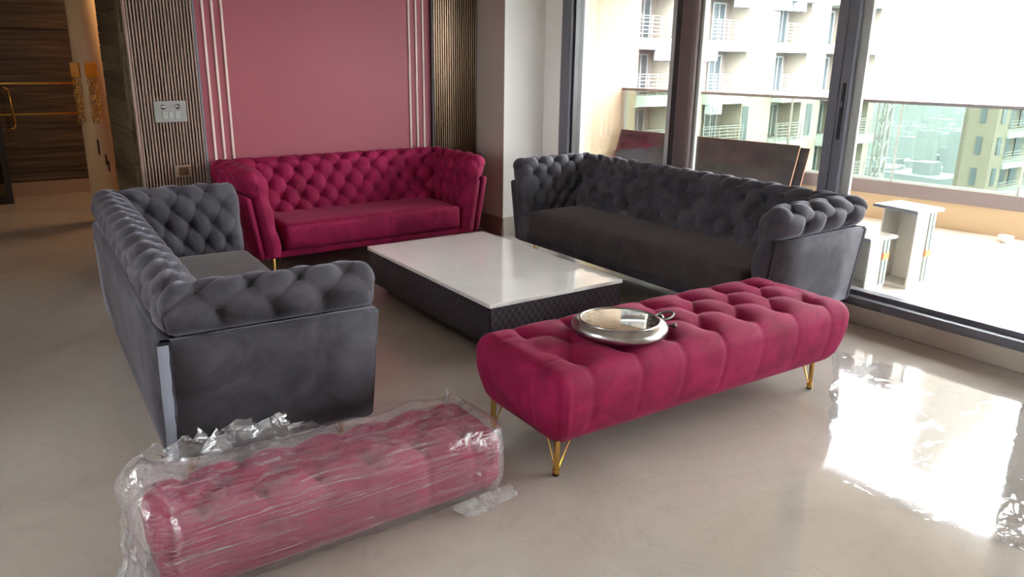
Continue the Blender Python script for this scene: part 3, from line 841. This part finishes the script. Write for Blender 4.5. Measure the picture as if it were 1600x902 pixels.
for a, l_, w_ in ((math.radians(-95), .085, .006), (math.radians(150), .055, .008)):
    mt = Matrix.Rotation(a, 4, 'Z')
    bm = bmesh.new(); vs = [bm.verts.new(mt @ Vector(q)) for q in ((-.015, 0, .063), (l_*.6, -w_/2, .063), (l_, 0, .063), (l_*.6, w_/2, .063))]
    f = bm.faces.new(vs); ex = bmesh.ops.extrude_face_region(bm, geom=[f])
    for v in [e for e in ex['geom'] if isinstance(e, bmesh.types.BMVert)]: v.co.z += .0012
    bm_obj('hand', bm, M['ink'], dl)
bm = bmesh.new()
add_lathe(bm, [(0, 0), (.016, 0), (.017, .012), (.011, .018), (.011, .028), (.018, .034), (.018, .046), (0, .050)], 20, Matrix.Translation((R_+.005, 0, .032)) @ Matrix.Rotation(PI/2, 4, 'Y'))
bm_obj('crown', bm, M['dark_metal'], ck, True)
bm = bmesh.new()
n_ = 40
for i in range(n_):
    a0, a1 = 2*PI*i/n_, 2*PI*(i+1)/n_
    f_ = lambda a: (R_+.068+.047*math.cos(a), .036*math.sin(a), .040+.010*math.cos(a))
    add_rod(bm, f_(a0), f_(a1), .0058, 8)
bm_obj('bow_ring', bm, M['dark_metal'], ck, True)
bm = bmesh.new()
aa = math.radians(-27)
add_lathe(bm, [(0, 0), (.006, 0), (.006, .022), (.011, .028), (.0125, .040), (0, .042)], 16, Matrix.Rotation(aa, 4, 'Z') @ Matrix.Translation((R_+.006, 0, .034)) @ Matrix.Rotation(PI/2, 4, 'Y'))
bm_obj('push_knob', bm, M['dark_metal'], ck, True)

# ------------------------------------------------------------------ thin film spread on the floor
nu, nv = 150, 150; V_ = []
for i in range(nu):
    for j in range(nv):
        a, b = i/(nu-1), j/(nv-1)
        x0_ = 2.78-.10*b; x1_ = 4.14-.16*b; x = x0_+a*(x1_-x0_); yl = .80+.12*a; yh = 1.53+(.72+.06*a)*a; y = yl+(yh-yl)*b
        x += .06*fnoise(b*4, 3, 1)*(1-a)-.05*(1-a)*math.sin(b*3.1); y += .06*fnoise(a*4, 9, 2)
        z = .0018+.0004*fnoise(x*2, y*2, 3, 2)
        patch = max(0, fnoise(x*1.4+5, y*1.4, 12, 2)-.05)
        z += .013*patch*max(0, 1-abs(fnoise(x*3+3, y*6+1, 8, 4))*4)+.004*max(0, fnoise(x*7, y*16, 5, 4)-.32)
        z += .022*max(0, 1-abs(a-.05)/.07)*max(0, .4+fnoise(x*9, y*9, 4, 3))
        V_.append((x, y, z))
pl = from_np('plastic_sheet', np.array(V_), grid_faces(nu, nv), M['sheet'], None, True)
tag(pl, 'thin clear plastic sheet spread on the shiny floor by the windows', 'plastic film')

# ------------------------------------------------------------------ world outside
M['bld'] = mat('cream_render', (.40, .36, .30), .9)
M['bld2'] = mat('beige_render', (.33, .29, .24), .9)
M['bld3'] = mat('greige_render', (.17, .15, .12), .9)
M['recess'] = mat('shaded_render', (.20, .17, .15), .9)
M['slab'] = mat('white_slab_edge', (.36, .38, .36), .8)
M['far_rail'] = mat('grey_far_railing', (.22, .22, .22), .6)
M['orange_wall'] = mat('apricot_render', (.75, .50, .32), .9)
M['ac'] = mat('white_ac_casing', (.36, .39, .41), .6)
M['bark'] = mat('mast_white', (.27, .27, .26), .6)
YA = 29.5; FH = 2.83; Z0 = -3.1      # slab tops at Z0+k*FH
apt = thing('apartment_building', 'cream apartment building with balconies facing across, seen through the left windows', 'building')
X_A, X_E = 24.0, 51.6
box('wall', (X_A, YA+1.6, Z0-9*FH), (X_E, YA+12, Z0+12*FH), M['bld'], apt)
# projecting piers between the recessed balconies
bays = [(26.9, 28.4), (31.6, 34.2), (37.6, 40.3), (43.3, 45.3), (48.2, 48.8), (50.9, 51.6)]
for a, b in bays: box('pier', (a, YA, Z0-9*FH), (b, YA+1.7, Z0+12*FH), M['bld2'], apt)
slots = [(24.6, 26.9), (28.4, 31.6), (34.2, 37.6), (40.3, 43.3), (45.3, 48.2), (48.8, 50.9)]
srcs = {}
def dupl(key, mk, loc, parent):
    if key not in srcs:
        o = mk(); o.location = loc; srcs[key] = o
    else:
        o = srcs[key].copy(); COL.objects.link(o); o.location = loc
    o.parent = parent; return o
for k in range(-5, 6):
    zf = Z0+k*FH
    for si, (a, b) in enumerate(slots):
        wdt = b-a
        dupl(('slab', si), lambda: box('balcony_slab', (0, -.7 if si in (3, 4, 5) else -.35, -.55), (wdt, 1.6, 0), M['slab']), (a, YA, zf), apt)
        def mk():
            bm = bmesh.new()
            y = -.62 if si in (3, 4, 5) else -.27
            for z in (.2, .38, .56, .74, .92, 1.05): add_box(bm, (0, y, z), (wdt, y+.04, z+.035))
            nP = int(wdt/.7)+1
            for i in range(nP+1): add_box(bm, (i*wdt/nP-.02, y, 0), (i*wdt/nP+.02, y+.04, 1.08))
            return bm_obj('balcony_rail', bm, M['far_rail'])
        dupl(('rail', si), mk, (a, YA, zf), apt)
        def mk2():
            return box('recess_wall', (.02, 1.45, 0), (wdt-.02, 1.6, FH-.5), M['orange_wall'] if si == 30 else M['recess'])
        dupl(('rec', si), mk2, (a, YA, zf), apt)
        for q, (x0, x1) in enumerate(((.12, .40), (.55, .85))):
            dupl(('win', si, q), lambda: box('window', (wdt*x0, 1.38, .1), (wdt*x1, 1.46, 2.05), M['far_glass']), (a, YA, zf), apt)
            def mk3():
                bm = bmesh.new(); X0_, X1_ = wdt*x0, wdt*x1
                for xx in (X0_, (X0_+X1_)/2, X1_): add_box(bm, (xx-.04, 1.34, .1), (xx+.04, 1.40, 2.05))
                add_box(bm, (X0_, 1.34, 2.0), (X1_, 1.40, 2.08)); return bm_obj('window_frame', bm, M['slab'])
            dupl(('wf', si, q), mk3, (a, YA, zf), apt)
    for (a, b) in ((37.7, 38.25), (43.9, 44.5), (32.4, 33.0)):
        dupl(('pw', a), lambda: box('window', (0, -.03, .15), (b-a, .05, 2.1), M['far_glass']), (a, YA, zf), apt)
for (x, k, where) in ((33.55, 1, 'just right of the brown mullion'), (30.1, 1, 'left of the brown mullion, above the railing'),
                      (39.6, 2, 'on the upper floor, left of the middle windows'), (41.0, 2, 'on the upper floor above the middle windows'),
                      (36.0, 2, 'on the upper floor, right of the brown mullion'), (34.3, 0, 'seen through the tinted railing glass'), (28.0, 2, 'on the upper floor at the far left')):
    u_ = thing('ac_unit', 'white air conditioner on the cream building '+where, 'air conditioner', (x, YA-.55, Z0+k*FH+1.75), 0, 'air conditioners on the cream building')
    box('casing', (0, 0, 0), (.95, .45, .65), M['ac'], u_, bev=.02)
    bm = bmesh.new(); add_lathe(bm, [(0, 0), (.22, 0), (.24, .03), (0, .04)], 16, Matrix.Translation((.36, 0, .33)) @ Matrix.Rotation(PI/2, 4, 'X'))
    bm_obj('fan_grille', bm, M['far_rail'], u_)
    bm = bmesh.new()
    add_box(bm, (.1, 0, -.04), (.14, .56, 0)); add_box(bm, (.8, 0, -.04), (.84, .56, 0))
    bm_obj('bracket', bm, M['far_rail'], u_)
# lattice mast at the end of that building
ms_ = thing('lattice_mast', 'white steel lattice mast rising beside the cream building', 'mast', (52.35, YA-.6, -60))
bm = bmesh.new(); W_ = .62
for cx, cy in ((0, 0), (W_, 0), (0, W_), (W_, W_)): add_box(bm, (cx-.06, cy-.06, 0), (cx+.06, cy+.06, 61.2))
bm_obj('chord', bm, M['bark'], ms_)
bm = bmesh.new()
for i in range(40, 102):
    z = i*.6
    for (p, q) in (((0, 0), (W_, 0)), ((0, 0), (0, W_)), ((W_, 0), (W_, W_))):
        a, b = (p, q) if i % 2 else (q, p)
        add_rod(bm, (*a, z), (*b, z+.6), .05, 4)
bm_obj('bracing', bm, M['bark'], ms_)['kind'] = 'stuff'
# second building at the far right
b2 = thing('apartment_tower', 'beige apartment tower with narrow windows at the far right of the view', 'building')
YB2 = 32.0
box('wall', (76.5, YB2, -60), (79.0, YB2+2.5, 40), M['bld3'], b2)
box('wall', (79.0, YB2+1.5, -60), (95, YB2+4, 40), M['bld3'], b2)
for k in range(-7, 8):
    z = -3.6+k*2.83
    dupl('b2w', lambda: box('window', (-.06, 0, 0), (.1, .5, 1.6), M['far_glass']), (76.5, YB2+.95, z), b2)
    dupl('b2w2', lambda: box('window', (0, -.06, 0), (.8, .1, 1.6), M['far_glass']), (77.3, YB2, z), b2)
    dupl('b2s', lambda: box('balcony_slab', (0, -.2, -.5), (8.0, 1.5, 0), M['slab']), (79.0, YB2, z-.9), b2)
    for q in range(3):
        dupl(('b2v', q), lambda: box('window', (0, 1.4, 0), (1.5, 1.52, 2.0), M['far_glass']), (79.7+q*2.5, YB2, z-.7), b2)
    def mkr():
        bm = bmesh.new()
        for zz in (.25, .5, .75, 1.0): add_box(bm, (0, -.15, zz), (8.0, -.1, zz+.05))
        return bm_obj('balcony_rail', bm, M['far_rail'])
    dupl('b2r', mkr, (79.0, YB2, z-.9), b2)

# hazy city below
M['land'] = mat('distant_ground', (.016, .027, .026), 1)
struct(box('ground', (-3000, -1500, -62), (3500, 3500, -60), M['land']))
M['town'] = mat('pale_town_render', (.11, .125, .13), .9)
rng = random.Random(3)
for i in range(110):
    dd = 190+1100*rng.random()**1.4
    ang = rng.uniform(math.radians(60.5), math.radians(68.5))      # heading measured from +Y towards +X
    x, y = dd*math.sin(ang), dd*math.cos(ang)
    s = rng.uniform(7, 20); h = rng.uniform(6, 20) if rng.random() < .85 else rng.uniform(22, 36)
    bm = bmesh.new(); add_box(bm, (-s/2, -s*.6, 0), (s/2, s*.6, h)); add_box(bm, (-s/5, -s/6, h), (s/5, s/6, h+3))
    for q in range(max(1, int(h/3.2))): add_box(bm, (-s/2-.15, -s*.6-.15, q*3.2+2.8), (s/2+.15, s*.6+.15, q*3.2+3.1))
    o = bm_obj('town_house', bm, M['town']); o.location = (x, y, -60); o.rotation_euler = (0, 0, rng.uniform(-.4, .4))
    tag(o, 'pale distant block in the hazy town far below', 'building', 'distant blocks in the hazy town')
# the haze that lies over the town
hz = bpy.data.materials.new('valley_haze'); hz.use_nodes = True; t_ = hz.node_tree; t_.nodes.clear()
o_ = t_.nodes.new('ShaderNodeOutputMaterial'); vs_ = t_.nodes.new('ShaderNodeVolumeScatter')
vs_.inputs['Color'].default_value = (.80, .93, .96, 1); vs_.inputs['Density'].default_value = .0002
t_.links.new(vs_.outputs[0], o_.inputs['Volume'])
hb = box('valley_haze', (120, -400, -59.5), (1500, 900, -8), hz)
tag(hb, 'pale blue haze lying over the distant town', 'haze'); hb['kind'] = 'stuff'
